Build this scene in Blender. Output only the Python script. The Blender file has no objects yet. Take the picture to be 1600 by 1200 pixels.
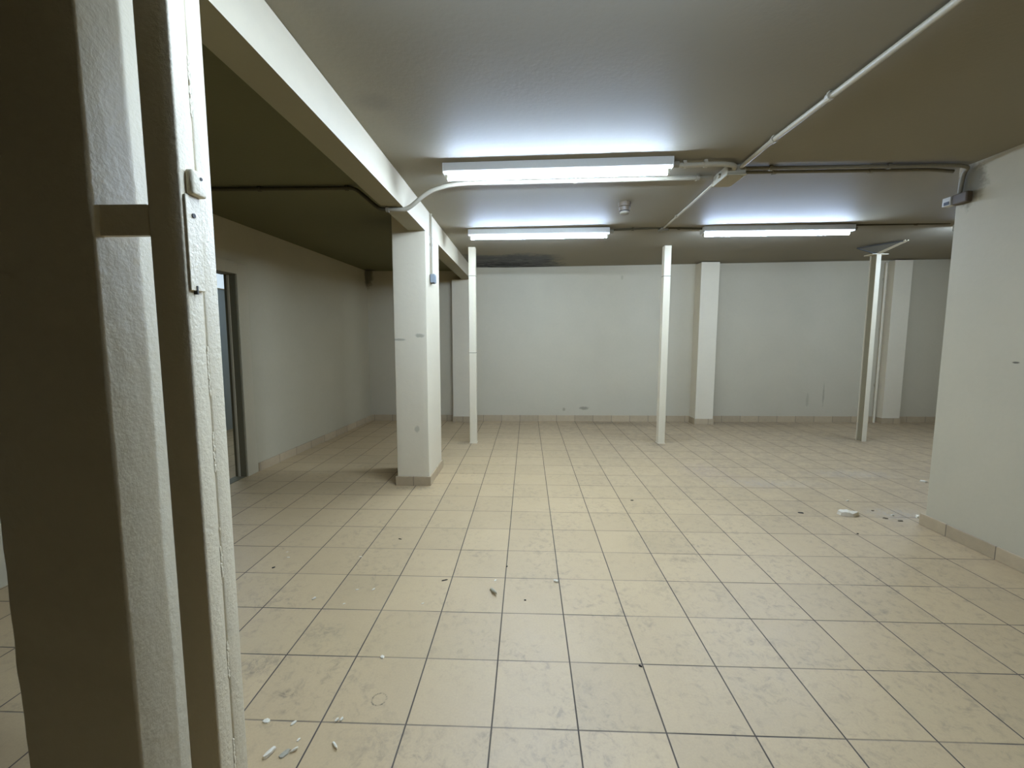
import bpy, bmesh, math, random
from mathutils import Vector, Matrix, noise
random.seed(7)
T = 0.33                                     # one floor tile, metres; the plan below is laid out in tiles
scn = bpy.context.scene
COL = scn.collection

# ---------------------------------------------------------------- camera, world, exposure
def look(yaw, pit, rol):
    f = Vector((math.sin(yaw)*math.cos(pit), math.cos(yaw)*math.cos(pit), math.sin(pit)))
    r = Vector((math.cos(yaw), -math.sin(yaw), 0)); u = r.cross(f)
    r2 = r*math.cos(rol)+u*math.sin(rol); u2 = -r*math.sin(rol)+u*math.cos(rol)
    return Matrix((r2, u2, -f)).transposed().to_4x4()
cd = bpy.data.cameras.new('camera'); cam = bpy.data.objects.new('camera', cd); COL.objects.link(cam)
cam.matrix_world = Matrix.Translation(Vector((1.3943, -4.3583, 4.4684))*T) @ look(-0.0324, -0.0925, 0.0019)
cd.sensor_fit = 'HORIZONTAL'; cd.sensor_width = 36; cd.lens = 36*643.80/1600
cd.shift_x = -3.157/1600; cd.shift_y = -10.152/1600; cd.clip_start = 0.02
scn.camera = cam
w = bpy.data.worlds.new('world'); scn.world = w; w.use_nodes = True
w.node_tree.nodes['Background'].inputs[0].default_value = (0, 0, 0, 1)
w.node_tree.nodes['Background'].inputs[1].default_value = 0
vs = scn.view_settings
vs.view_transform = 'Standard'; vs.look = 'None'; vs.gamma = 1; vs.use_curve_mapping = False
vs.exposure = 0.0
scn.cycles.max_bounces = 12; scn.cycles.diffuse_bounces = 8
LAMP_POWER = 435.0; FRONT_LAMP_POWER = 310.0; FAR_LAMP_POWER = 350.0     # the tubes further back are set dimmer
LAMP_COLOR = (0.60, 0.79, 1.14)

# ---------------------------------------------------------------- materials
def lin(c): return tuple((x/12.92 if x <= .04045 else ((x+.055)/1.055)**2.4) for x in c)
class NT:
    def __init__(s, name):
        s.m = bpy.data.materials.new(name); s.m.use_nodes = True
        s.t = s.m.node_tree; s.b = s.t.nodes['Principled BSDF']; s.pos = None
    def n(s, typ, **kw):
        o = s.t.nodes.new(typ)
        for k, v in kw.items(): setattr(o, k, v)
        return o
    def put(s, sock, v):
        if isinstance(v, bpy.types.NodeSocket): s.t.links.new(v, sock)
        elif isinstance(v, (tuple, list)) and sock.type == 'RGBA': sock.default_value = tuple(v)[:3]+(1,)
        else: sock.default_value = v
    def P(s):                                # position in the place, in tiles
        if s.pos is None:
            g = s.n('ShaderNodeNewGeometry'); v = s.n('ShaderNodeVectorMath', operation='SCALE')
            s.put(v.inputs[0], g.outputs['Position']); v.inputs['Scale'].default_value = 1/T
            s.pos = v.outputs[0]
        return s.pos
    def M(s, op, a, b=0.0, c=None, clamp=False):
        o = s.n('ShaderNodeMath', operation=op, use_clamp=clamp)
        s.put(o.inputs[0], a); s.put(o.inputs[1], b)
        if c is not None: s.put(o.inputs[2], c)
        return o.outputs[0]
    def V(s, op, a, b):
        o = s.n('ShaderNodeVectorMath', operation=op); s.put(o.inputs[0], a); s.put(o.inputs[1], b)
        return o.outputs['Value'] if op in ('LENGTH', 'DISTANCE') else o.outputs[0]
    def noise(s, scale, detail=4, rough=.55, vec=None, dist=0.0):
        o = s.n('ShaderNodeTexNoise'); s.put(o.inputs['Vector'], vec or s.P())
        o.inputs['Scale'].default_value = scale; o.inputs['Detail'].default_value = detail
        o.inputs['Roughness'].default_value = rough; o.inputs['Distortion'].default_value = dist
        return o.outputs['Fac']
    def ramp(s, x, a, b, lo=0.0, hi=1.0):
        o = s.n('ShaderNodeMapRange', interpolation_type='SMOOTHSTEP'); s.put(o.inputs[0], x)
        s.put(o.inputs[1], a); s.put(o.inputs[2], b); s.put(o.inputs[3], lo); s.put(o.inputs[4], hi)
        return o.outputs[0]
    def mix(s, f, a, b, mode='MIX'):
        o = s.n('ShaderNodeMix', data_type='RGBA', blend_type=mode)
        s.put(o.inputs[0], f); s.put(o.inputs[6], a); s.put(o.inputs[7], b)
        return o.outputs[2]
    def sep(s, v):
        o = s.n('ShaderNodeSeparateXYZ'); s.put(o.inputs[0], v); return o.outputs
    def bump(s, h, strength, dist=.01, nrm=None):
        o = s.n('ShaderNodeBump'); s.put(o.inputs['Height'], h); o.inputs['Strength'].default_value = strength
        o.inputs['Distance'].default_value = dist
        if nrm: s.put(o.inputs['Normal'], nrm)
        return o.outputs[0]
    def spot(s, c, rad, soft=.5, nz=None, amt=.7, flat=(1, 1, 1)):
        """ragged blot of its own shape at c"""
        v = s.V('SUBTRACT', s.P(), c); v = s.V('MULTIPLY', v, tuple(1/r if r else 0 for r in rad))
        d = s.V('LENGTH', v, (0, 0, 0))
        if nz is not None: d = s.M('ADD', d, s.M('MULTIPLY', s.M('SUBTRACT', nz, .5), amt))
        return s.ramp(d, 1-soft, 1.0, 1.0, 0.0)
    def done(s, col, rough=.5, spec=.4, nrm=None, metal=0.0):
        s.put(s.b.inputs['Base Color'], col); s.put(s.b.inputs['Roughness'], rough)
        s.b.inputs['Specular IOR Level'].default_value = spec; s.b.inputs['Metallic'].default_value = metal
        if nrm: s.put(s.b.inputs['Normal'], nrm)
        return s.m

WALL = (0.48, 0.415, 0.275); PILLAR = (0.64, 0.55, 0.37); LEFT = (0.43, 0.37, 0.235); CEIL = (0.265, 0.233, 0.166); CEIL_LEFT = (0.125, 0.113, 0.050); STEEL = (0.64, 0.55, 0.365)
TILE = (0.470, 0.335, 0.168)

def mat_paint(name, col, rough=.55, lump=.25, scale=9.0, marks=(), mottled=.06):
    k = NT(name)
    big = k.noise(.7, 5); fine = k.noise(scale, 6, .62)
    f = k.M('ADD', k.M('MULTIPLY', k.M('SUBTRACT', big, .5), mottled*2), k.M('MULTIPLY', k.M('SUBTRACT', fine, .5), mottled))
    v = k.M('ADD', f, 1.0)
    c = k.V('SCALE', col, (0, 0, 0)); c.node.inputs['Scale'].default_value = 1; k.put(c.node.inputs['Scale'], v)
    if marks:
        nz = k.noise(5.0, 5, .7)
        for (p, r, cc, a) in marks:
            c = k.mix(k.M('MULTIPLY', k.spot(p, r, .55, nz, 1.1), a), c, cc)
    h = k.M('ADD', k.M('MULTIPLY', big, .6), k.M('MULTIPLY', fine, .5))
    return k.done(c, rough, .35, k.bump(h, lump, .012))

def mat_floor():
    k = NT('floor_tiles'); p = k.P(); x, y, z = k.sep(p)
    wob = k.M('MULTIPLY', k.M('SUBTRACT', k.noise(.35, 2), .5), .02)
    def line(c, wd):
        fr = k.M('FRACT', k.M('ADD', k.M('ADD', c, wob), .5)); d = k.M('ABSOLUTE', k.M('SUBTRACT', fr, .5))
        return k.ramp(d, wd*.55, wd, 1.0, 0.0)
    gx = line(x, .0118); gy = line(y, .0112)
    fade = k.ramp(k.noise(.42, 3), .40, .62, .55, 1.0)       # some rows are grouted lighter
    g = k.M('MAXIMUM', gx, k.M('MULTIPLY', gy, fade))
    fl = k.V('FLOOR', k.V('ADD', p, (0, 0, 5)), (0, 0, 0))
    wn = k.n('ShaderNodeTexWhiteNoise', noise_dimensions='2D'); k.put(wn.inputs['Vector'], fl)
    tv = k.M('ADD', k.M('MULTIPLY', wn.outputs['Value'], .10), .95)
    cl = k.noise(.55, 5, .6); sp = k.noise(38.0, 3, .7); md = k.noise(3.2, 6, .7)
    tv = k.M('MULTIPLY', tv, k.M('ADD', k.M('MULTIPLY', k.M('SUBTRACT', cl, .5), .22), 1.0))
    tv = k.M('MULTIPLY', tv, k.M('ADD', k.M('MULTIPLY', k.M('SUBTRACT', sp, .5), .22), 1.0))
    c = k.V('SCALE', TILE, (0, 0, 0)); k.put(c.node.inputs['Scale'], tv)
    # dirt blown over the far right half, browner
    dirt = k.M('MULTIPLY', k.ramp(k.M('ADD', k.M('ADD', k.M('MULTIPLY', x, .05), k.M('MULTIPLY', y, .055)), k.M('MULTIPLY', cl, .9)), .85, 1.75), k.ramp(md, .35, .7, .35, 1.0))
    c = k.mix(k.M('MULTIPLY', dirt, .6), c, (0.248, 0.186, 0.124))
    # fine grey-brown grime, heavier in some tiles
    gr = k.M('MULTIPLY', k.ramp(k.noise(7.0, 7, .78, None, .6), .47, .72), k.ramp(k.M('ADD', k.noise(.75, 4, .6), k.M('MULTIPLY', k.M('MINIMUM', k.M('MAXIMUM', x, 0.0), 8.0), .012)), .40, .66, .12, 1.0))
    c = k.mix(k.M('MULTIPLY', gr, .6), c, (.19, .145, .085))
    # scuffs
    sc = k.ramp(k.M('MULTIPLY', k.ramp(md, .56, .70), k.ramp(k.noise(.9, 3), .5, .62)), .2, 1.0)
    c = k.mix(k.M('MULTIPLY', sc, .22), c, (0.136, 0.112, 0.074))
    nz = k.M('ADD', k.M('MULTIPLY', k.noise(4.0, 5, .75), .45), k.M('MULTIPLY', k.noise(13.0, 6, .8, None, 1.2), .55))
    brk = k.ramp(k.noise(8.0, 7, .8, None, 1.6), .44, .60, .10, 1.0)
    for (px, py, rx, ry, cc, a) in [
            (7.5, 9.5, .95, 1.0, (0.310, 0.223, 0.167), .55), (8.5, 8.5, .8, .7, (0.310, 0.223, 0.167), .4),
            (4.6, 3.76, .5, .12, (0.149, 0.112, 0.062), .5), (3.95, 4.5, .45, .45, (0.279, 0.211, 0.112), .35),
            (3.85, 2.7, .3, .6, (0.260, 0.198, 0.105), .35), (-2.3, .8, .35, .22, (0.124, 0.099, 0.068), .55),
            (-1.68, 1.5, .4, .22, (0.136, 0.112, 0.074), .40), (-1.64, .36, .22, .08, (0.093, 0.074, 0.050), .55),
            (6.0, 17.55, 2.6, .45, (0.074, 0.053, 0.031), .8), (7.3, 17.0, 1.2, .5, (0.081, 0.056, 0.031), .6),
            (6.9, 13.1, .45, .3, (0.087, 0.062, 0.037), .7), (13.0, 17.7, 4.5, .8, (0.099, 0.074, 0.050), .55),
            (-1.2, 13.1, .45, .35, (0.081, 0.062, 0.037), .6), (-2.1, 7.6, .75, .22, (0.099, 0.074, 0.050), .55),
            (5.0, 1.5, .35, .1, (0.186, 0.143, 0.087), .4), (-.2, -.2, .5, .2, (0.174, 0.136, 0.093), .25),
            (10.9, 6.2, .9, .45, (0.360, 0.322, 0.260), .6), (12.3, 9.4, 1.6, .5, (0.384, 0.341, 0.279), .45),
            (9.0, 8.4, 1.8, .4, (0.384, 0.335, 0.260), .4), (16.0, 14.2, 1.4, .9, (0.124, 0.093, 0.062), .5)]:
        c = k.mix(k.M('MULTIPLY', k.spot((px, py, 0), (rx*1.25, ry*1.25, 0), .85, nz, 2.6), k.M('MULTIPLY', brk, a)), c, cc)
    # a ring left by something round
    v = k.V('MULTIPLY', k.V('SUBTRACT', p, (-.43, .325, 0)), (1, 1, 0)); d = k.V('LENGTH', v, (0, 0, 0))
    ring = k.M('MULTIPLY', k.ramp(k.M('ABSOLUTE', k.M('SUBTRACT', d, .088)), .004, .014, 1, 0), k.ramp(nz, .45, .6))
    c = k.mix(k.M('MULTIPLY', ring, .95), c, (0.062, 0.050, 0.031))
    gd = k.mix(k.ramp(k.noise(1.3, 3), .35, .65), (0.034, 0.026, 0.022), (0.074, 0.059, 0.043))
    c = k.mix(k.M('MULTIPLY', g, .92), c, gd)
    rough = k.M('ADD', k.M('MULTIPLY', md, .18), .36); rough = k.M('MAXIMUM', rough, k.M('MULTIPLY', g, .85))
    h = k.M('SUBTRACT', k.M('MULTIPLY', sp, .10), g)
    return k.done(c, rough, .36, k.bump(h, .35, .004))

def mat_skirting(name, axis, off=0.0):
    k = NT(name); q = k.sep(k.P())[axis]
    fr = k.M('FRACT', k.M('ADD', q, .5+off)); d = k.M('ABSOLUTE', k.M('SUBTRACT', fr, .5))
    g = k.ramp(d, .006, .013, 1, 0)
    wn = k.n('ShaderNodeTexWhiteNoise', noise_dimensions='1D'); k.put(wn.inputs['W'], k.M('FLOOR', k.M('ADD', q, off)))
    tv = k.M('MULTIPLY', k.M('ADD', k.M('MULTIPLY', wn.outputs['Value'], .16), .90), k.M('ADD', k.M('MULTIPLY', k.noise(6, 5, .7), .3), .85))
    c = k.V('SCALE', (0.43, 0.325, 0.185), (0, 0, 0)); k.put(c.node.inputs['Scale'], tv)
    c = k.mix(k.M('MULTIPLY', g, .7), c, (0.056, 0.043, 0.031))
    return k.done(c, .45, .4, k.bump(g, -.3, .004))

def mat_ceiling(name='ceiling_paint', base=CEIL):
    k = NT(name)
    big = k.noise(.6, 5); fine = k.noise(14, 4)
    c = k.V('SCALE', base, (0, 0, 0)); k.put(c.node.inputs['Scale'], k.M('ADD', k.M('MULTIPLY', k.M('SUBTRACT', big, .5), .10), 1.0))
    x, y, z = k.sep(k.P())
    # peeling damp patch by the back wall
    st = k.n('ShaderNodeCombineXYZ'); k.put(st.inputs[0], k.M('MULTIPLY', x, .55)); k.put(st.inputs[1], k.M('MULTIPLY', y, 1.5))
    pn = k.noise(1.5, 8, .75, st.outputs[0], .6)
    en = k.noise(.8, 6, .72)
    e = k.M('MULTIPLY', k.M('SUBTRACT', en, .5), 3.0)
    mx = k.ramp(k.M('ADD', x, e), 2.3, 3.4, 1, 0)
    my = k.M('MULTIPLY', k.ramp(k.M('ADD', y, e), 14.3, 15.2), k.ramp(k.M('ADD', k.M('SUBTRACT', y, k.M('MULTIPLY', x, .35)), e), 13.6, 14.8))
    m = k.M('MULTIPLY', k.M('MULTIPLY', mx, my), k.ramp(x, -1.8, -1.2))
    rim = k.M('MULTIPLY', m, k.ramp(pn, .44, .56))
    near = k.ramp(y, 15.2, 17.4)                               # blacker towards the wall
    c = k.mix(k.M('MULTIPLY', m, .85), c, (.092, .097, .104))
    c = k.mix(k.M('MULTIPLY', rim, k.M('ADD', k.M('MULTIPLY', near, .55), .3)), c, (.030, .028, .028))
    deep = k.M('MULTIPLY', k.M('MULTIPLY', m, near), k.ramp(pn, .51, .57))
    c = k.mix(deep, c, (.006, .006, .006))
    pale = k.M('MULTIPLY', m, k.ramp(pn, .43, .36))
    c = k.mix(k.M('MULTIPLY', pale, .6), c, (.27, .265, .25))
    for (p, r, cc, a) in [((-1.1, 2.6, 8.3), (.5, .4, 0), (0.1080, 0.0990, 0.0810), .25), ((16.0, 17.9, 8.6), (3, .5, 0), (0.0585, 0.0495, 0.0360), .4),
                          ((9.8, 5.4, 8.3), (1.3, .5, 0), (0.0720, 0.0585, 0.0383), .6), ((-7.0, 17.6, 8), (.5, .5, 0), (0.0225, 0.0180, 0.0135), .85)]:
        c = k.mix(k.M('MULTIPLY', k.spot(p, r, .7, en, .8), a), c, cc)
    h = k.M('ADD', k.M('MULTIPLY', fine, .4), k.M('MULTIPLY', rim, 1.5))
    return k.done(c, .62, .13, k.bump(h, .22, .01))

def mat_plain(name, col, rough=.5, spec=.4, metal=0.0, var=.05, lump=.0, scale=20):
    k = NT(name); n_ = k.noise(scale, 4)
    c = k.V('SCALE', col, (0, 0, 0)); k.put(c.node.inputs['Scale'], k.M('ADD', k.M('MULTIPLY', k.M('SUBTRACT', n_, .5), var*2), 1.0))
    return k.done(c, rough, spec, k.bump(n_, lump, .004) if lump else None, metal)

def mat_emit(name, col, strength):
    k = NT(name); k.b.inputs['Base Color'].default_value = (.9, .9, .9, 1)
    k.b.inputs['Emission Color'].default_value = tuple(col)+(1,); k.b.inputs['Emission Strength'].default_value = strength
    return k.m

DARK = (.16, .14, .10)
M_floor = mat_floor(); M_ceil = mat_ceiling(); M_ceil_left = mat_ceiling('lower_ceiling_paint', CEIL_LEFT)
M_back = mat_paint('back_wall_paint', WALL, .6, .18, 8, [
    ((4.5, 18.0, .72), (.30, 0, .12), (0.155, 0.134, 0.087), .6), ((3.4, 18.0, .65), (.10, 0, .12), (0.174, 0.145, 0.087), .45),
    ((17.45, 18.3, 1.5), (.06, 0, .75), (0.205, 0.178, 0.117), .45), ((16.6, 18.3, 1.2), (.10, 0, .45), (0.236, 0.201, 0.134), .3),
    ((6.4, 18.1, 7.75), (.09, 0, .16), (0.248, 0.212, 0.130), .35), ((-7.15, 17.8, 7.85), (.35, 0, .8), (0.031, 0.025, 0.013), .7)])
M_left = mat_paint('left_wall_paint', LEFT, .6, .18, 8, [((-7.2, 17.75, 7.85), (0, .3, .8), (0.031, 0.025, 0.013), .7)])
M_right = mat_paint('right_wall_paint', WALL, .6, .15, 8, [((11.0, 4.06, 4.03), (0, .075, .022), (0.074, 0.061, 0.035), .9), ((11, 5.28, 7.85), (0, .42, .55), (0.100, 0.077, 0.032), .75)])
M_pillar = mat_paint('pillar_paint', PILLAR, .55, .35, 6, [
    ((-2.42, 7.83, 4.45), (.26, .5, .045), (0.211, 0.184, 0.122), .6), ((-1.80, 7.83, 4.57), (.18, .5, .08), (0.236, 0.206, 0.134), .6), ((-1.94, 7.83, 1.75), (.10, .5, .12), (0.273, 0.234, 0.156), .5)])
M_near = mat_paint('rough_pillar_paint', WALL, .5, .55, 11, [], .07)
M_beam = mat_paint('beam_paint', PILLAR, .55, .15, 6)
M_post = mat_paint('post_paint', STEEL, .42, .18, 14)
M_nearpost = mat_paint('thick_post_paint', STEEL, .38, .5, 26, [], .05)
M_skx = mat_skirting('skirting_tile_across', 0); M_sky = mat_skirting('skirting_tile_along', 1)
M_skp = mat_skirting('pillar_skirting_tile', 0, .07); M_skq = mat_skirting('pillar_side_skirting_tile', 1, .3)
M_metal = mat_plain('white_enamel', (.55, .52, .43), .35, .5)
M_cap = mat_plain('lamp_holder_plastic', (.45, .40, .28), .4)
M_tube = mat_emit('glowing_tube', LAMP_COLOR, LAMP_POWER); M_fronttube = mat_emit('front_glowing_tube', LAMP_COLOR, FRONT_LAMP_POWER); M_fartube = mat_emit('far_glowing_tube', LAMP_COLOR, FAR_LAMP_POWER)
M_tubetop = mat_emit('dimmed_tube_top', LAMP_COLOR, LAMP_POWER*.14)      # upper side of each tube dimmed to keep light off the ceiling
M_pipe = mat_plain('painted_conduit', (.40, .345, .23), .45, .4, var=.06, lump=.15)
M_dpipe = mat_plain('dusty_conduit', (.215, .185, .12), .6, .3, var=.12, lump=.15)
M_box = mat_plain('painted_box', (.36, .315, .21), .5, .4, var=.06)
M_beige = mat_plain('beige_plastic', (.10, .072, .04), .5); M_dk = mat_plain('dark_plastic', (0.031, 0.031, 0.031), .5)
M_blue = mat_plain('blue_grey_plastic', (.22, .245, .25), .45)
M_trim = mat_paint('door_frame_paint', (.45, .385, .245), .45, .2, 12)
M_trimd = mat_paint('door_stop_paint', (.15, .13, .07), .5, .2, 12)
M_plaster = mat_plain('plaster', (.66, .57, .40), .8, .2, var=.12, lump=.5, scale=30)
M_flake = mat_plain('white_paint_flake', (.68, .60, .43), .6, .3, var=.08, lump=.3, scale=40)
M_grit = mat_plain('dark_grit', (0.031, 0.028, 0.025), .9, .1); M_lgrit = mat_plain('mortar_grit', (.13, .10, .06), .9, .1)
M_next = mat_plain('next_room_paint', (.42, .45, .40), .6)
M_glass = mat_emit('frosted_daylight_pane', (.75, .92, 1.0), .62)
M_under = mat_paint('darker_beam_underside', (.27, .232, .135), .55, .15, 6)  # darker copy of the beam paint
M_loop = mat_plain('greyed_conduit', (.25, .215, .145), .5, .3, var=.06)
M_darkpipe = mat_plain('dark_conduit', (.075, .062, .03), .7, .2, var=.15)  # dark tone, also holding the shade on the alcove pipe
M_web = mat_plain('dull_brown_primer', (.25, .205, .115), .6, .3, var=.1)
M_gus = mat_plain('dull_steel_sheet', (.15, .135, .095), .7, .3, var=.12)
M_rust = mat_plain('bare_dark_steel', (0.062, 0.059, 0.050), .7, .3, var=.3)

# ---------------------------------------------------------------- mesh helpers (plan units = tiles)
def link(name, bm, mat, parent=None, smooth=False, mats=None):
    """bm in tiles, place coordinates -> one mesh object, origin at its parent's origin or at its own base"""
    me = bpy.data.meshes.new(name)
    bmesh.ops.recalc_face_normals(bm, faces=bm.faces)
    if parent is not None: org = parent['_o']
    else:
        xs = [v.co for v in bm.verts]
        org = [(min(c[i] for c in xs)+max(c[i] for c in xs))/2 for i in (0, 1)]+[min(c[2] for c in xs)]
    o3 = Vector(org)
    for v in bm.verts: v.co = (v.co-o3)*T
    if smooth:
        for f in bm.faces: f.smooth = True
    bm.to_mesh(me); bm.free()
    for m in (mats or [mat]): me.materials.append(m)
    o = bpy.data.objects.new(name, me); COL.objects.link(o)
    if parent is not None: o.parent = parent['obj']
    else: o.location = o3*T
    if smooth:
        try:
            a = me.attributes.new('sharp_edge', 'BOOLEAN', 'EDGE')
            bm2 = bmesh.new(); bm2.from_mesh(me); bm2.edges.ensure_lookup_table()
            for i, e in enumerate(bm2.edges):
                a.data[i].value = len(e.link_faces) == 2 and e.calc_face_angle(0) > .7
            bm2.free()
        except Exception: pass
    return o
def handle(o, org=None):
    return {'obj': o, '_o': list(org if org else Vector(o.location)/T)}
def thing(name, label, cat, loc, group=None):
    o = bpy.data.objects.new(name, None); COL.objects.link(o); o.empty_display_size = .05
    o.location = Vector(loc)*T; tag(o, label, cat, group)
    return {'obj': o, '_o': list(loc)}
def tag(o, label, cat, group=None):
    o['label'] = label; o['category'] = cat
    if group: o['group'] = group
    return o
def struct(o): o['kind'] = 'structure'; return o
def box(bm, x0, x1, y0, y1, z0, z1, bev=0.0, seg=2):
    vs_ = [bm.verts.new((x, y, z)) for z in (z0, z1) for (x, y) in ((x0, y0), (x1, y0), (x1, y1), (x0, y1))]
    fs = [bm.faces.new([vs_[i] for i in q]) for q in ((3, 2, 1, 0), (4, 5, 6, 7), (0, 1, 5, 4), (1, 2, 6, 5), (2, 3, 7, 6), (3, 0, 4, 7))]
    if bev:
        es = {e for f in fs for e in f.edges}
        bmesh.ops.bevel(bm, geom=list(es), offset=bev, segments=seg, affect='EDGES', profile=.5)
def B(*a, **k):
    bm = bmesh.new(); box(bm, *a, **k); return bm
def prism(bm, poly, z0, z1):
    lo = [bm.verts.new((x, y, z0)) for x, y in poly]; hi = [bm.verts.new((x, y, z1)) for x, y in poly]
    bm.faces.new(lo[::-1]); bm.faces.new(hi); n_ = len(poly)
    for i in range(n_): bm.faces.new((lo[i], lo[(i+1) % n_], hi[(i+1) % n_], hi[i]))
def poly3(bm, pts, thick):
    """flat polygon given by 3-D points, thickened along thick"""
    a = [bm.verts.new(p) for p in pts]; b = [bm.verts.new(Vector(p)+Vector(thick)) for p in pts]
    bm.faces.new(a[::-1]); bm.faces.new(b); n_ = len(pts)
    for i in range(n_): bm.faces.new((a[i], a[(i+1) % n_], b[(i+1) % n_], b[i]))
def sweep(bm, pts, r, n=12, rnd=0.0):
    P_ = [Vector(p) for p in pts]
    if rnd:                                   # round the corners of the polyline
        q = [P_[0]]
        for a, b, c in zip(P_, P_[1:], P_[2:]):
            d1 = min(rnd, (a-b).length*.45); d2 = min(rnd, (c-b).length*.45)
            s, e = b+(a-b).normalized()*d1, b+(c-b).normalized()*d2
            for i in range(7):
                t = i/6; q.append(s*(1-t)**2+b*2*t*(1-t)+e*t*t)
        q.append(P_[-1]); P_ = q
    rings = []; ref = None
    for i, p in enumerate(P_):
        d = (P_[min(i+1, len(P_)-1)]-P_[max(i-1, 0)]).normalized()
        if ref is None: ref = Vector((0, 0, 1)) if abs(d.z) < .9 else Vector((1, 0, 0))
        u = (ref-d*ref.dot(d)).normalized(); v = d.cross(u); ref = u
        rings.append([bm.verts.new(p+(u*math.cos(2*math.pi*j/n)+v*math.sin(2*math.pi*j/n))*r) for j in range(n)])
    for a, b in zip(rings, rings[1:]):
        for j in range(n): bm.faces.new((a[j], a[(j+1) % n], b[(j+1) % n], b[j]))
    bm.faces.new(rings[0][::-1]); bm.faces.new(rings[-1])
def S(*a, **k):
    bm = bmesh.new(); sweep(bm, *a, **k); return bm
def lathe(bm, cx, cy, prof, n=28):
    rings = [[bm.verts.new((cx+r*math.cos(2*math.pi*j/n), cy+r*math.sin(2*math.pi*j/n), z)) for j in range(n)] for r, z in prof]
    for a, b in zip(rings, rings[1:]):
        for j in range(n): bm.faces.new((a[j], a[(j+1) % n], b[(j+1) % n], b[j]))
    bm.faces.new(rings[0][::-1]); bm.faces.new(rings[-1])

YB = lambda x: 17.95+.0225*x                  # face of the back wall
XL = lambda y: -7.68+.0545*(y-9)              # face of the left wall
def CZ(x, y):                                 # underside of the ceiling
    if x < -1.83: return 8.08
    return 8.27+.0185*max(0, x-.5)*min(1, max(0, (y-5)/13))

# ---------------------------------------------------------------- the room
bm = bmesh.new(); box(bm, -14, 25, -9, 19.5, -.4, 0)
struct(link('floor', bm, M_floor))

def ceiling(xs, ys, mat):
    bm = bmesh.new()
    g = [[bm.verts.new((x, y, CZ(x, y))) for x in xs] for y in ys]
    h_ = [[bm.verts.new((x, y, 9.2)) for x in xs] for y in ys]
    nx, ny = len(xs), len(ys)
    for j in range(ny-1):
        for i in range(nx-1):
            bm.faces.new((g[j][i], g[j+1][i], g[j+1][i+1], g[j][i+1])); bm.faces.new((h_[j][i], h_[j][i+1], h_[j+1][i+1], h_[j+1][i]))
    for i in range(nx-1):
        for j in (0, ny-1): bm.faces.new((g[j][i], g[j][i+1], h_[j][i+1], h_[j][i]))
    for j in range(ny-1):
        for i in (0, nx-1): bm.faces.new((g[j][i], g[j+1][i], h_[j+1][i], h_[j][i]))
    struct(link('ceiling', bm, mat))
ys = [-9, -4, 0, 5]+[5+i*1.3 for i in range(1, 11)]+[19.5]
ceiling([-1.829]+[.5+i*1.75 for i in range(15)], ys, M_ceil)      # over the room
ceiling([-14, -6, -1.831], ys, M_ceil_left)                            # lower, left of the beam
def wall_back():
    bm = bmesh.new(); prism(bm, [(-13.3, YB(-13.3)), (24.4, YB(24.4)), (24.4, 19.3), (-13.3, 19.3)], 0, 8.9)
    struct(link('wall_back', bm, M_back))
wall_back()
bm = bmesh.new()
prism(bm, [(XL(8.42), 8.42), (XL(17.79), 17.79), (XL(17.79)-.36, 17.79), (XL(8.42)-.36, 8.42)], 0, 8.3)
prism(bm, [(-8.5, -6), (XL(5.9), 5.9), (XL(5.9)-.36, 5.9), (-8.86, -6)], 0, 8.3)
prism(bm, [(XL(5.9), 5.9), (XL(8.42), 8.42), (XL(8.42)-.36, 8.42), (XL(5.9)-.36, 5.9)], 6.48, 8.3)
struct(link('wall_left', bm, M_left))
struct(link('wall_right', B(11.0, 11.9, -9, 5.53, 0, 8.5), M_right))
struct(link('wall_far_right', B(24.4, 24.8, 5, 18.4, 0, 8.9), M_right))
# room seen through the door on the left
struct(link('wall_far_left', B(-13.8, -13.3, 4, 18.0, 0, 8.3), M_next))
wn = link('window_1', B(-13.3, -13.24, 11.5, 17.3, 6.82, 7.9, bev=.01), M_trim); struct(wn)
link('pane', B(-13.24, -13.22, 11.6, 17.2, 6.86, 7.86), M_glass, handle(wn))

# skirting tiles along the walls
SK = .33
def skirt_back(bm, x0, x1): prism(bm, [(x0, YB(x0)-.04), (x1, YB(x1)-.04), (x1, YB(x1)), (x0, YB(x0))], 0, SK)
bm = bmesh.new()
skirt_back(bm, XL(17.7)+.05, -2.62); skirt_back(bm, -1.68, 10.24); skirt_back(bm, 11.22, 20.33); skirt_back(bm, 21.29, 24.4)
struct(link('baseboard_back', bm, M_skx))
bm = bmesh.new(); prism(bm, [(XL(8.96), 8.96), (XL(17.74), 17.74), (XL(17.74)+.04, 17.74), (XL(8.96)+.04, 8.96)], 0, .29)
struct(link('baseboard_left', bm, M_sky))
struct(link('baseboard_right', B(10.955, 10.999, -9, 5.64, 0, .285, bev=.006, seg=1), M_sky))

# door frame in the left wall
dx = XL(8.42)
bm = bmesh.new()
box(bm, dx-.36, dx, 8.395, 8.42, 0, 6.48); box(bm, dx-.42, dx-.02, 5.9, 5.925, 0, 6.48); box(bm, dx-.42, dx-.02, 5.925, 8.395, 6.455, 6.48)
d = struct(link('door_1', bm, M_trimd)); dh = handle(d)
link('architrave', B(dx+.005, dx+.05, 8.42, 8.90, 0, 6.83, bev=.012), M_trim, dh)
link('architrave', B(XL(5.9)+.005, XL(5.9)+.05, 5.42, 5.9, 0, 6.83, bev=.012), M_trim, dh)
bm = bmesh.new(); prism(bm, [(XL(5.9)+.005, 5.9), (dx+.005, 8.42), (dx+.05, 8.42), (XL(5.9)+.05, 5.9)], 6.48, 6.83); link('head_trim', bm, M_trim, dh)
link('door_stop', B(dx-.26, dx-.19, 8.36, 8.395, 0, 6.45, bev=.008), M_trim, dh)
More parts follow.
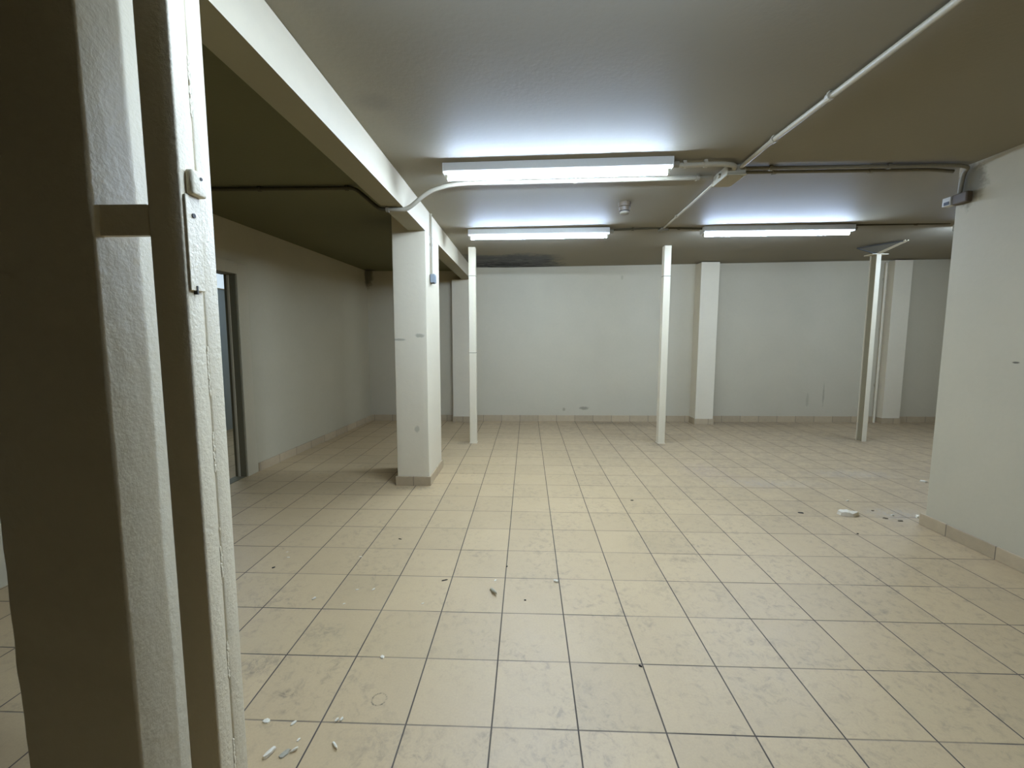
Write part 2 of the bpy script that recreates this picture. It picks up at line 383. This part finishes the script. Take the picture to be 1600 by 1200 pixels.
link('threshold', B(dx-.36, dx-.02, 5.925, 8.36, 0, .02), M_trimd, dh)

# ---------------------------------------------------------------- pillars and beam
def rounded_shaft(bm, x0, x1, y0, y1, z0, z1, rad, amp, dz):
    """painted masonry shaft with soft, slightly uneven arrises"""
    pts = []
    for cx, cy, a0 in ((x1-rad, y0+rad, -90), (x1-rad, y1-rad, 0), (x0+rad, y1-rad, 90), (x0+rad, y0+rad, 180)):
        for i in range(5):
            a = math.radians(a0+i*22.5); pts.append((cx+rad*math.cos(a), cy+rad*math.sin(a), math.cos(a), math.sin(a)))
    full = []
    for i, p in enumerate(pts):
        full.append(p); q = pts[(i+1) % len(pts)]
        if (i % 5) == 4:
            for t in (.2, .4, .6, .8): full.append(tuple(p[k]*(1-t)+q[k]*t for k in range(4)))
    nz = max(1, int((z1-z0)/dz)); rings = []
    for j in range(nz+1):
        z = z0+(z1-z0)*j/nz; ring = []
        for x, y, nx, ny in full:
            d_ = amp*(noise.noise((x*1.5, y*1.5, z*1.3))*.8+noise.noise((x*5+9, y*5, z*4.5))*.6)
            ring.append(bm.verts.new((x+nx*d_, y+ny*d_, z)))
        rings.append(ring)
    n_ = len(full)
    for a, b in zip(rings, rings[1:]):
        for i in range(n_): bm.faces.new((a[i], a[(i+1) % n_], b[(i+1) % n_], b[i]))
    bm.faces.new(rings[0][::-1]); bm.faces.new(rings[-1])

def skirting(parent, x0, x1, y0, y1, h=.285, t=.045, back=True):
    link('skirting_front', B(x0-t, x1+t, y0-t, y0, 0, h, bev=.006, seg=1), M_skp, parent)
    link('skirting_side', B(x1, x1+t, y0, y1, 0, h, bev=.006, seg=1), M_skq, parent)
    link('skirting_side', B(x0-t, x0, y0, y1, 0, h, bev=.006, seg=1), M_skq, parent)
    if back: link('skirting_back', B(x0-t, x1+t, y1, y1+t, 0, h, bev=.006, seg=1), M_skp, parent)

p = thing('pillar', 'rough painted pillar filling the left foreground, its near side in deep shadow', 'pillar', (-2.05, -1.07, 0))
bm = bmesh.new(); rounded_shaft(bm, -2.52, -1.59, -1.54, -.60, 0, 7.595, .022, .013, .09)
link('shaft', bm, M_near, p, smooth=True)
link('upper_shaft', B(-2.52, -2.09, -1.52, -.61, 7.595, 8.075), M_near, p)
p = thing('pillar', 'square cream pillar standing free under the beam with a small grey switch box', 'pillar', (-2.08, 8.73, 0))
bm = bmesh.new(); rounded_shaft(bm, -2.57, -1.585, 7.83, 9.63, 0, 7.595, .022, .006, .25)
link('shaft', bm, M_pillar, p, smooth=True)
link('upper_shaft', B(-2.565, -2.09, 7.835, 9.625, 7.595, 8.075), M_pillar, p)
skirting(p, -2.57, -1.585, 7.83, 9.63)

def pilaster(x0, x1, y0, top, label):
    t_ = thing('pilaster', label, 'pilaster', ((x0+x1)/2, y0, 0))
    bm = bmesh.new(); prism(bm, [(x0, y0), (x1, y0), (x1, YB(x1)), (x0, YB(x0))], 0, top)
    link('shaft', bm, M_pillar, t_)
    link('skirting_front', B(x0-.04, x1+.04, y0-.04, y0, 0, .31, bev=.006, seg=1), M_skp, t_)
    link('skirting_side', B(x1, x1+.04, y0, YB(x1)-.04, 0, .31), M_skq, t_)
    link('skirting_side', B(x0-.04, x0, y0, YB(x0)-.04, 0, .31), M_skq, t_)
    return t_
pilaster(-2.6, -1.70, 17.55, 7.595, 'flat pilaster on the back wall carrying the far end of the beam')
pilaster(10.26, 11.18, 17.42, 8.41, 'pale pilaster on the back wall just right of the middle steel post')
pilaster(20.37, 21.27, 18.02, 8.58, 'pilaster on the back wall just right of the bracketed steel post')
t_ = thing('corner_pipe', 'thin painted pipe running up the back wall behind the bracketed post', 'pipe', (20.16, 18.35, 0))
link('pipe', S([(20.20, 18.33, .0), (20.20, 18.33, 8.5)], .055), M_post, t_, smooth=True)
for z in (2, 5, 7.6): link('clip', B(20.11, 20.29, 18.36, 18.40, z, z+.12), M_pipe, t_)

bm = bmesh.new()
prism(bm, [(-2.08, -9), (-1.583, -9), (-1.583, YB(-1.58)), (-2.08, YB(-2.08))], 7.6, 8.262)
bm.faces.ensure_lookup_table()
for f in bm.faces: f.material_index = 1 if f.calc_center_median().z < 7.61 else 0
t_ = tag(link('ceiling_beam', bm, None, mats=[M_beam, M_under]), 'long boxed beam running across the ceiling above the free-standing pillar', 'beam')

# ---------------------------------------------------------------- steel posts
def channel_pair(bm, x0, x1, y0, y1, z0, z1, seam=.012, rad=.02):
    """two channels welded toe to toe: a box with a groove down the middle of both x faces"""
    ym = (y0+y1)/2; s = seam
    box(bm, x0, x1, y0, ym-s*.5, z0, z1, bev=rad, seg=3)
    box(bm, x0, x1, ym+s*.5, y1, z0, z1, bev=rad, seg=3)
    box(bm, x0+s, x1-s, ym-s, ym+s, z0+.02, z1-.02)
GP = 'slim steel posts in the room'
def far_post(x0, x1, y0, y1, top, label, joints):
    t_ = thing('support_post', label, 'post', ((x0+x1)/2, (y0+y1)/2, 0), GP)
    bm = bmesh.new(); channel_pair(bm, x0, x1, y0, y1, 0, top); link('post_shaft', bm, M_post, t_)
    for z in joints:
        link('weld', B(x0-.006, x1+.006, y0-.008, y1+.006, z-.012, z+.012, bev=.004, seg=1), M_dpipe, t_)
    link('base_plate', B(x0-.02, x1+.02, y0-.02, y1+.02, 0, .02), M_post, t_)
    return t_
far_post(-1.073, -.778, 13.0, 13.3, CZ(-.9, 13.1)-.005, 'slim white steel post nearest the free-standing pillar, left of three', (7.09, 3.9))
far_post(7.04, 7.33, 13.28, 13.58, CZ(7.2, 13.4)-.005, 'slim white steel post in the middle of the room, centre of three', (7.1,))
t_ = thing('support_post', 'slim steel post with a bracket on top, right of three by the right wall', 'post', (16.25, 14.15, 0), GP)
bm = bmesh.new()                                              # open I section: two flanges and a web
box(bm, 16.155, 16.345, 13.97, 13.998, 0, 8.07, bev=.006); box(bm, 16.155, 16.345, 14.302, 14.33, 0, 8.07, bev=.006); link('post_shaft', bm, M_post, t_)
o = link('web', B(16.20, 16.262, 13.999, 14.301, 0, 8.07), M_web, t_); o['label'] = 'dull brownish side of the post'
cz = CZ(16.2, 14)
link('top_plate', B(15.93, 16.60, 13.93, 14.37, 8.07, 8.10), M_post, t_)
link('stub', B(16.23, 16.27, 14.05, 14.25, 8.10, cz-.01), M_post, t_)
bm = bmesh.new()
for ox in (-.06, .06):
    sweep(bm, [(16.24+ox, 14.0, 8.12), (16.45+ox, 12.95, CZ(16.4, 13)-.03)], .026, 6)
link('angle_brace', bm, M_post, t_)
bm = bmesh.new()
a, b_, c_ = Vector((16.12, 14.0, 8.11)), Vector((15.45, 14.15, CZ(15.5, 14.2)-.10)), Vector((16.35, 13.0, CZ(16.3, 13)-.05))
for q in ((a, b_), (b_, c_)): sweep(bm, [q[0], q[1]], .026, 6)
link('wire_loop', bm, M_rust, t_)
bm = bmesh.new(); poly3(bm, [a+Vector((0, 0, .01)), b_, c_], (0, 0, .015)); link('gusset', bm, M_gus, t_)

# the near post, with its clamp and plate
x0, x1, y0, y1 = -1.245, -1.0, -1.49, -1.195
t_ = thing('support_post', 'thickly painted steel post right beside the foreground pillar, seam down its side', 'post', (-1.12, -1.34, 0))
bm = bmesh.new(); channel_pair(bm, x0, x1, y0, y1, 0, 8.255, .010, .014); link('post_shaft', bm, M_nearpost, t_, smooth=True)
ym = (y0+y1)/2; rnd = random.Random(3)
for (za, zb) in ((6.05, 6.45), (4.05, 4.4), (3.45, 3.75), (2.6, 2.85), (1.75, 2.05), (.9, 1.2), (7.3, 7.6)):
    z = za; bm = bmesh.new()
    while z < zb:
        r = rnd.uniform(.006, .012)
        m = Matrix.Translation((x1-.002, ym+rnd.uniform(-.006, .006), z)) @ Matrix.Diagonal((.45, 1, rnd.uniform(1.2, 2.4), 1))
        bmesh.ops.create_icosphere(bm, subdivisions=2, radius=r, matrix=m); z += r*rnd.uniform(1.2, 2.2)
    link('weld_bead', bm, M_nearpost, t_, smooth=True)
bm = bmesh.new()                                              # runs and blobs of old paint
for i in range(90):
    z = rnd.uniform(.5, 7.2); y = rnd.uniform(y0+.02, y1-.02); r = rnd.uniform(.003, .007)
    m = Matrix.Translation((x1-.001, y, z)) @ Matrix.Diagonal((.4, 1, rnd.uniform(1, 3), 1))
    bmesh.ops.create_icosphere(bm, subdivisions=1, radius=r, matrix=m)
o = link('paint_runs', bm, M_nearpost, t_, smooth=True); o['kind'] = 'stuff'
pl = link('cover_plate', B(x1+.001, x1+.022, y0+.012, ym-.008, 4.81, 5.47, bev=.005), M_nearpost, t_); ph = handle(pl, t_['_o'])
bm = bmesh.new(); sweep(bm, [(x1+.018, -1.42, 5.335), (x1+.030, -1.42, 5.335)], .016, 12); link('screw', bm, M_rust, ph)
link('slot', B(x1+.001, x1+.028, y0+.055, y0+.067, 4.785, 4.845), M_rust, ph)
bm = bmesh.new()
box(bm, x1+.001, x1+.06, y0+.04, ym+.02, 5.475, 5.65, bev=.018, seg=3)
cl = link('clamp', bm, M_nearpost, t_, smooth=True); ch = handle(cl, t_['_o'])
bm = bmesh.new(); sweep(bm, [(x1+.056, -1.375, 5.60), (x1+.064, -1.375, 5.60)], .012, 10); link('screw', bm, M_rust, ch)
link('clamp_strap', B(-1.60, x0-.001, -1.49, -1.45, 5.185, 5.395), M_nearpost, t_)
link('base_plate', B(x0-.03, x1+.03, y0-.03, y1+.03, 0, .02), M_nearpost, t_)

# ---------------------------------------------------------------- fluorescent lights
GL = 'fluorescent battens on the ceiling'
def batten(xa, xb, ya, yb, ztop, label, lamp=None):
    """single-tube batten: housing, two lamp holders, the lit tube"""
    L = Vector((xb-xa, yb-ya)).length; ang = math.atan2(yb-ya, xb-xa); cx, cy = (xa+xb)/2, (ya+yb)/2
    t_ = thing('fluorescent_light', label, 'light', (cx, cy, ztop), GL)
    t_['obj'].rotation_euler = (0, 0, ang)
    def pt(x, y, z): return (cx+x, cy+y, ztop+z)
    bm = bmesh.new(); h = L/2
    sec = [(-.19, 0), (-.19, -.165), (-.10, -.20), (.10, -.20), (.19, -.165), (.19, 0)]
    A = [bm.verts.new(pt(-h, y, z)) for y, z in sec]; B_ = [bm.verts.new(pt(h, y, z)) for y, z in sec]
    bm.faces.new(A); bm.faces.new(B_[::-1])
    for i in range(6): bm.faces.new((A[i], B_[i], B_[(i+1) % 6], A[(i+1) % 6]))
    link('housing', bm, M_metal, t_)
    for s in (-1, 1):
        link('end_cap', B(cx+s*h-.012, cx+s*h+.012, cy-.196, cy+.196, ztop-.206, ztop, bev=.006), M_metal, t_)
        link('lamp_holder', B(cx+s*(h-.045)-.03, cx+s*(h-.045)+.03, cy-.048, cy+.048, ztop-.318, ztop-.186, bev=.012), M_cap, t_)
    bm = S([pt(-h+.078, 0, -.262), pt(h-.078, 0, -.262)], .042, 20)
    for f in bm.faces:
        f.material_index = 1 if f.calc_center_median().z > ztop-.262+.042*.12 else 0
    link('tube', bm, None, t_, smooth=True, mats=[lamp or M_tube, M_tubetop])
    link('cable_gland', S([pt(h+.013, .0, -.10), pt(h+.16, .0, -.10)], .07, 14), M_dpipe, t_, smooth=True)
    return t_
batten(-.45, 4.42, 5.08, 4.88, 8.268, 'lit fluorescent batten with the white conduit looping from it under the beam')
batten(-.67, 4.17, 10.50, 10.34, 8.268, 'lit fluorescent batten above the damp ceiling patch, far left', M_fartube)
batten(7.43, 12.36, 10.52, 10.40, CZ(9.9, 10.5)-.012, 'lit fluorescent batten above the pale pilaster, far right of the room', M_fartube)
batten(15.93, 20.78, 10.45, 10.35, CZ(15.6, 10.4)-.002, 'lit fluorescent batten half hidden behind the end of the right wall', M_fartube)
batten(-.45, 4.42, -1.08, -1.16, 8.268, 'lit fluorescent batten on the ceiling beside the foreground steel post, nearest of all', M_fronttube)
batten(-11.4, -9.2, 11.0, 11.0, 8.078, 'unseen batten added to light the next room beyond the open doorway', M_fartube)  # lamp out of sight, added to light the next room

# ---------------------------------------------------------------- conduits
def conduit(label, pts, r, clips=(), mat=None, rnd=.18, group='surface conduits', name='conduit_pipe'):
    m = mat or M_pipe
    t_ = thing(name, label, 'conduit', pts[0], group)
    link('pipe', S(pts, r, 12, rnd), m, t_, smooth=True)
    for (x, y, z, ax) in clips:
        bm = bmesh.new(); top = min(CZ(x, y), z+.12)-.008; l = .035
        a, b = ((x-l, y, z), (x+l, y, z)) if ax == 'x' else ((x, y-l, z), (x, y+l, z))
        sweep(bm, [a, b], r+.018, 12)
        if ax == 'x': box(bm, x-l, x+l, y-.03, y+.03, z+r, top)
        else: box(bm, x-.03, x+.03, y-l, y+l, z+r, top)
        link('clip', bm, m, t_)
    return t_
r = .045; zt = 8.19
conduit('long pale conduit running away along the ceiling to the first junction box', [(6.30, -6, zt), (6.10, .85, zt), (5.97, 4.0, zt), (5.99, 5.07, zt)], r,
        [(6.02, 2.5, zt, 'y'), (5.975, 3.87, zt, 'y'), (6.19, -2, zt, 'y')])
conduit('thin conduit running on from the first junction box to the far one', [(5.86, 5.86, 8.22), (5.93, 7.5, 8.235), (6.06, 10.35, 8.29)], .034,
        [(5.88, 6.15, 8.22, 'y'), (5.97, 8.9, 8.255, 'y')])
conduit('conduit curving from the end of the nearest batten to the junction box', [(4.60, 4.925, 8.17), (5.45, 4.86, 8.17), (5.80, 4.95, 8.17), (5.86, 5.12, 8.17)], .05,
        [(4.72, 4.914, 8.17, 'x'), (5.15, 4.882, 8.17, 'x')], rnd=.3)
conduit('white conduit passing behind the nearest batten and looping under the beam', [(5.62, 5.66, 8.19), (2.0, 5.80, 8.19), (-.35, 5.88, 8.19), (-1.0, 5.84, 8.02), (-1.50, 5.80, 7.57), (-1.72, 5.70, 7.545), (-1.98, 5.68, 7.545)],
        .052, [(5.3, 5.672, 8.19, 'x'), (2.5, 5.78, 8.19, 'x'), (-1.95, 5.682, 7.545, 'x')], M_loop, rnd=.45)
conduit('shade-darkened conduit on the lower ceiling left of the beam, stepping down to it', [(-1.985, 5.68, 7.545), (-2.14, 5.66, 7.545), (-2.70, 5.62, 8.02), (-7.6, 5.62, 8.02)], .045,
        [(-2.9, 5.62, 8.02, 'x'), (-5.0, 5.62, 8.02, 'x')], M_darkpipe, rnd=.14)  # same pipe as under the beam, coloured dark for the shade it lies in
conduit('upper of the two dusty conduits from the junction box to the right wall', [(6.15, 5.24, 8.215), (10.88, 5.19, 8.215), (10.945, 5.38, 8.12), (10.945, 5.42, 7.70)], .04,
        [(6.7, 5.233, 8.215, 'x'), (9.2, 5.207, 8.215, 'x')], M_dpipe, rnd=.5)
conduit('lower of the two dusty conduits from the junction box to the right wall', [(6.15, 5.46, 8.215), (10.3, 5.43, 8.215), (10.80, 5.47, 8.19)], .04,
        [(6.9, 5.455, 8.215, 'x'), (9.0, 5.44, 8.215, 'x')], M_dpipe)
conduit('dark conduit between the far junction box and the damp-patch batten', [(5.92, 10.42, 8.30), (4.2, 10.36, 8.22)], .034, [(5.0, 10.39, 8.26, 'x')], M_darkpipe)
conduit('short conduit between the far junction box and the far right batten', [(6.24, 10.44, 8.30), (7.42, 10.53, 8.29)], .034, [(6.6, 10.47, 8.298, 'x')], M_darkpipe)
conduit('dusty conduit from the far right batten to behind the right wall', [(12.39, 10.39, 8.35), (15.62, 10.44, 8.40)], .04, [(14.5, 10.42, 8.383, 'x')], M_darkpipe)
t_ = conduit('thin pipe running up the side of the free-standing pillar above the switch box', [(-1.545, 8.42, 6.45), (-1.545, 8.42, 8.24)], .03, (), M_pipe)
link('clip', B(-1.583, -1.51, 8.37, 8.47, 7.30, 7.36), M_pipe, t_)

def jbox(x0, x1, y0, y1, z0, z1, label, mat=M_box):
    t_ = thing('junction_box', label, 'junction box', ((x0+x1)/2, (y0+y1)/2, z1), 'junction boxes')
    link('box_body', B(x0, x1, y0, y1, z0+.04, z1, bev=.015), mat, t_)
    lid = link('lid', B(x0-.012, x1+.012, y0-.012, y1+.012, z0, z0+.038, bev=.012), mat, t_); lh = handle(lid, t_['_o'])
    for sx in (.12, .88):
        x = x0+(x1-x0)*sx; y = y0+(y1-y0)*.12
        link('screw', S([(x, y, z0-.008), (x, y, z0+.004)], .018, 10), M_dpipe, lh)
    for q in ((x0-.05, (y0+y1)/2), (x1+.05, (y0+y1)/2)):
        s = -1 if q[0] < x0 else 1
        link('gland', S([(q[0]+s*.0, q[1], (z0+z1)/2), (q[0]-s*.05, q[1], (z0+z1)/2)], .05, 10), mat, t_)
    return t_
jbox(5.72, 6.12, 5.12, 5.82, 8.03, 8.262, 'painted junction box where the conduits cross, right of the nearest batten')
jbox(5.95, 6.21, 10.36, 10.60, 8.19, CZ(6.1, 10.5)-.004, 'small painted junction box at the far end of the thin conduit', M_dpipe)

# smoke detector
t_ = thing('smoke_detector', 'beige smoke detector on the ceiling between the two left battens', 'smoke detector', (4.09, 7.65, 8.27))
z = CZ(4.09, 7.65)
bm = bmesh.new(); lathe(bm, 4.09, 7.65, [(.165, z-.003), (.172, z-.03), (.165, z-.12), (.150, z-.13)]); link('base', bm, M_beige, t_, smooth=True)
bm = bmesh.new(); lathe(bm, 4.09, 7.65, [(.150, z-.13), (.158, z-.14), (.145, z-.235), (.135, z-.24)]); link('collar', bm, M_beige, t_, smooth=True)
bm = bmesh.new(); lathe(bm, 4.09, 7.65, [(.118, z-.24), (.118, z-.262)]); link('vent_slot', bm, M_dk, t_, smooth=True)
bm = bmesh.new(); lathe(bm, 4.09, 7.65, [(.128, z-.262), (.130, z-.31), (.10, z-.335), (.02, z-.34)]); link('sensing_head', bm, M_dpipe, t_, smooth=True)
# switch box on the pillar
t_ = thing('switch_box', 'small blue-grey switch box on the side of the free-standing pillar', 'switch', (-1.575, 8.42, 6.18))
link('box_body', B(-1.572, -1.44, 8.29, 8.55, 6.18, 6.44, bev=.015), M_blue, t_)
link('rocker', B(-1.44, -1.425, 8.35, 8.49, 6.23, 6.39, bev=.006), M_blue, t_)
link('shadow_gap', B(-1.56, -1.47, 8.33, 8.51, 6.165, 6.18), M_dk, t_)  # dark strip put in as the shadow gap under the box
# box on the end of the right wall
t_ = thing('wall_box', 'small dusty box on the end of the right wall below the conduit bend', 'box', (10.93, 5.45, 7.46))
link('box_body', B(10.86, 10.998, 5.18, 5.50, 7.46, 7.69, bev=.03, seg=3), M_beige, t_)
link('end_cover', B(10.84, 10.998, 5.502, 5.69, 7.48, 7.67, bev=.012), M_metal, t_)
link('slot', B(10.832, 10.842, 5.53, 5.645, 7.50, 7.57), M_dk, t_)

# ---------------------------------------------------------------- fallen plaster, flakes and grit
def flake(name, label, cat, x, y, L, ang, wid=.4, th=.006, mat=M_flake, group=None, tilt=0.0, pts=8, seed=0, rough=.25):
    rn = random.Random(seed*13+5); bm = bmesh.new(); ca, sa = math.cos(math.radians(ang)), math.sin(math.radians(ang))
    lo, hi = [], []
    for i in range(pts):
        a = 2*math.pi*i/pts+rn.uniform(-.25, .25); rr = 1-rn.uniform(0, rough)
        px, py = math.cos(a)*L/2*rr, math.sin(a)*L*wid/2*rr
        X, Y = x+px*ca-py*sa, y+px*sa+py*ca; up = max(0, px+L/2)*tilt
        lo.append(bm.verts.new((X, Y, .0004+up))); k = .82+rn.uniform(0, .15)
        X2, Y2 = x+(px*ca-py*sa)*k, y+(px*sa+py*ca)*k
        hi.append(bm.verts.new((X2, Y2, .0004+up+th*rn.uniform(.7, 1.15))))
    bm.faces.new(lo[::-1])
    c = bm.verts.new((x, y, .0004+L/2*tilt+th*1.25))
    for i in range(pts):
        bm.faces.new((lo[i], lo[(i+1) % pts], hi[(i+1) % pts], hi[i])); bm.faces.new((hi[i], hi[(i+1) % pts], c))
    o = link(name, bm, mat); return tag(o, label, cat, group)
PF, GF = 'plaster_flake', 'paint and plaster flakes on the floor'
flake('plaster_chunk', 'large white plaster chunk lying on the tiles before the right wall end', 'plaster', 9.62, 6.10, .53, -8, .50, .10, M_plaster, GF, pts=13, seed=2, rough=.2)
FL = [(-1.366, -.389, .17, 62, .34, .030, .10, 'long curled white flake nearest the post foot, left of the bottom three', 1),
      (-1.204, -.384, .13, 55, .62, .012, .05, 'broad greyish flake between the curled flake and the pointed one', 2),
      (-1.120, -.350, .10, 30, .30, .016, .25, 'small pointed white flake touching the broad greyish one', 3),
      (-.702, -.283, .165, -44, .17, .016, .12, 'slim white splinter alone on its tile right of the bottom flakes', 4),
      (-1.645, -.018, .095, -13, .8, .014, .0, 'dull pale flake on the grout line close to the post foot', 5),
      (-1.309, -.031, .09, 60, .5, .010, .1, 'pale flake just below the grout line, second from the post foot', 6),
      (-1.143, -.225, .06, 65, .5, .008, .1, 'tiny white flake above the broad greyish one', 7),
      (-.823, .020, .065, 56, .6, .016, .2, 'left half of the paired white flakes on the grout line', 8),
      (-.772, .034, .062, 70, .7, .016, .1, 'right half of the paired white flakes on the grout line', 9),
      (-2.261, 2.242, .085, 47, .5, .020, .2, 'white crumb with a dark shadow, leftmost of the scattered flakes mid floor', 10),
      (-1.631, 2.537, .08, 12, .4, .010, .0, 'thin white flake left of its twin in the middle of a tile', 11),
      (-1.339, 2.548, .08, 50, .45, .012, .1, 'thin white flake right of its twin in the middle of a tile', 12),
      (-1.691, 2.141, .06, 22, .4, .008, .0, 'small white flake just above a grout line, below the twin flakes', 13),
      (-.361, 2.196, .06, 38, .4, .008, .0, 'small white flake above a grout line, left of the grey curled chip', 14),
      (-.629, .999, .075, -36, .8, .016, .0, 'round white crumb sitting on a grout line alone mid left', 15),
      (-2.019, 3.646, .075, 2, .4, .008, .0, 'pale flake on a slanting grout line further back on the left', 16),
      (-3.491, 3.568, .075, 2, .4, .008, .0, 'pale flake near the post edge, lower of two far left', 17),
      (-3.643, 3.780, .06, 28, .4, .006, .0, 'faint pale flake near the post edge, upper of two far left', 18),
      (.813, 2.532, .26, -58, .22, .035, .16, 'grey curled chip lying aslant on a centre tile', 19),
      (.819, 2.910, .07, 64, .6, .010, .0, 'tiny white fleck above the grey curled chip', 20),
      (1.940, 2.909, .13, -25, .5, .030, .05, 'white chip by a grout crossing right of the grey curled chip', 21),
      (13.90, 8.70, .22, -40, .5, .05, .0, 'white plaster piece at the far edge of the right wall', 22),
      (10.733, 6.112, .12, 18, .6, .03, .0, 'pale crumb right of the large plaster chunk', 23),
      (11.30, 6.02, .20, 35, .7, .05, .0, 'pale mortar crumb against the end of the right skirting', 24),
      (10.332, 7.062, .12, 25, .5, .02, .0, 'pale crumb on the floor beyond the large plaster chunk', 25)]
for (x, y, L, a, wd, th, ti, lab, sd) in FL:
    flake(PF, lab, 'flake', x, y, L, a, wd, th, M_flake if sd not in (2, 19) else M_box, GF, ti, 9, sd)
GR = [(-3.559, 3.185, .07, 53, 'dark crumb on a left tile near the post', 31), (-1.441, 4.418, .10, -15, 'dark sliver on the floor in front of the free-standing pillar', 32),
      (1.375, 2.344, .045, 2, 'dark round speck right of the grey curled chip', 33), (2.965, .964, .06, -29, 'dark speck on a grout crossing right of centre', 34),
      (1.010, 3.382, .05, 45, 'dark speck on a grout line above the grey curled chip', 35), (4.328, 6.862, .10, 2, 'dark speck far back on a grout line in mid room', 36),
      (8.491, 6.186, .16, -14, 'flat dark crumb left of the large plaster chunk', 37), (10.413, 5.931, .15, -20, 'brown mortar crumb between the plaster chunk and the right wall', 38),
      (10.481, 6.399, .09, 2, 'small brown crumb just behind the plaster chunk', 39), (10.66, 5.793, .17, 5, 'thin brown crumb nearest the end of the right skirting', 40),
      (-.126, 2.876, .13, 24, 'thin dark straw below a grout line left of the grey curled chip', 41), (9.05, 5.05, .07, 10, 'tiny dark speck in front of the plaster chunk', 42)]
for (x, y, L, a, lab, sd) in GR:
    flake('grit', lab, 'grit', x, y, L, a, .18 if sd in (32, 41) else .5, .014, M_lgrit if sd in (38, 39, 40) else M_grit, 'grit on the floor', 0, 7, sd)
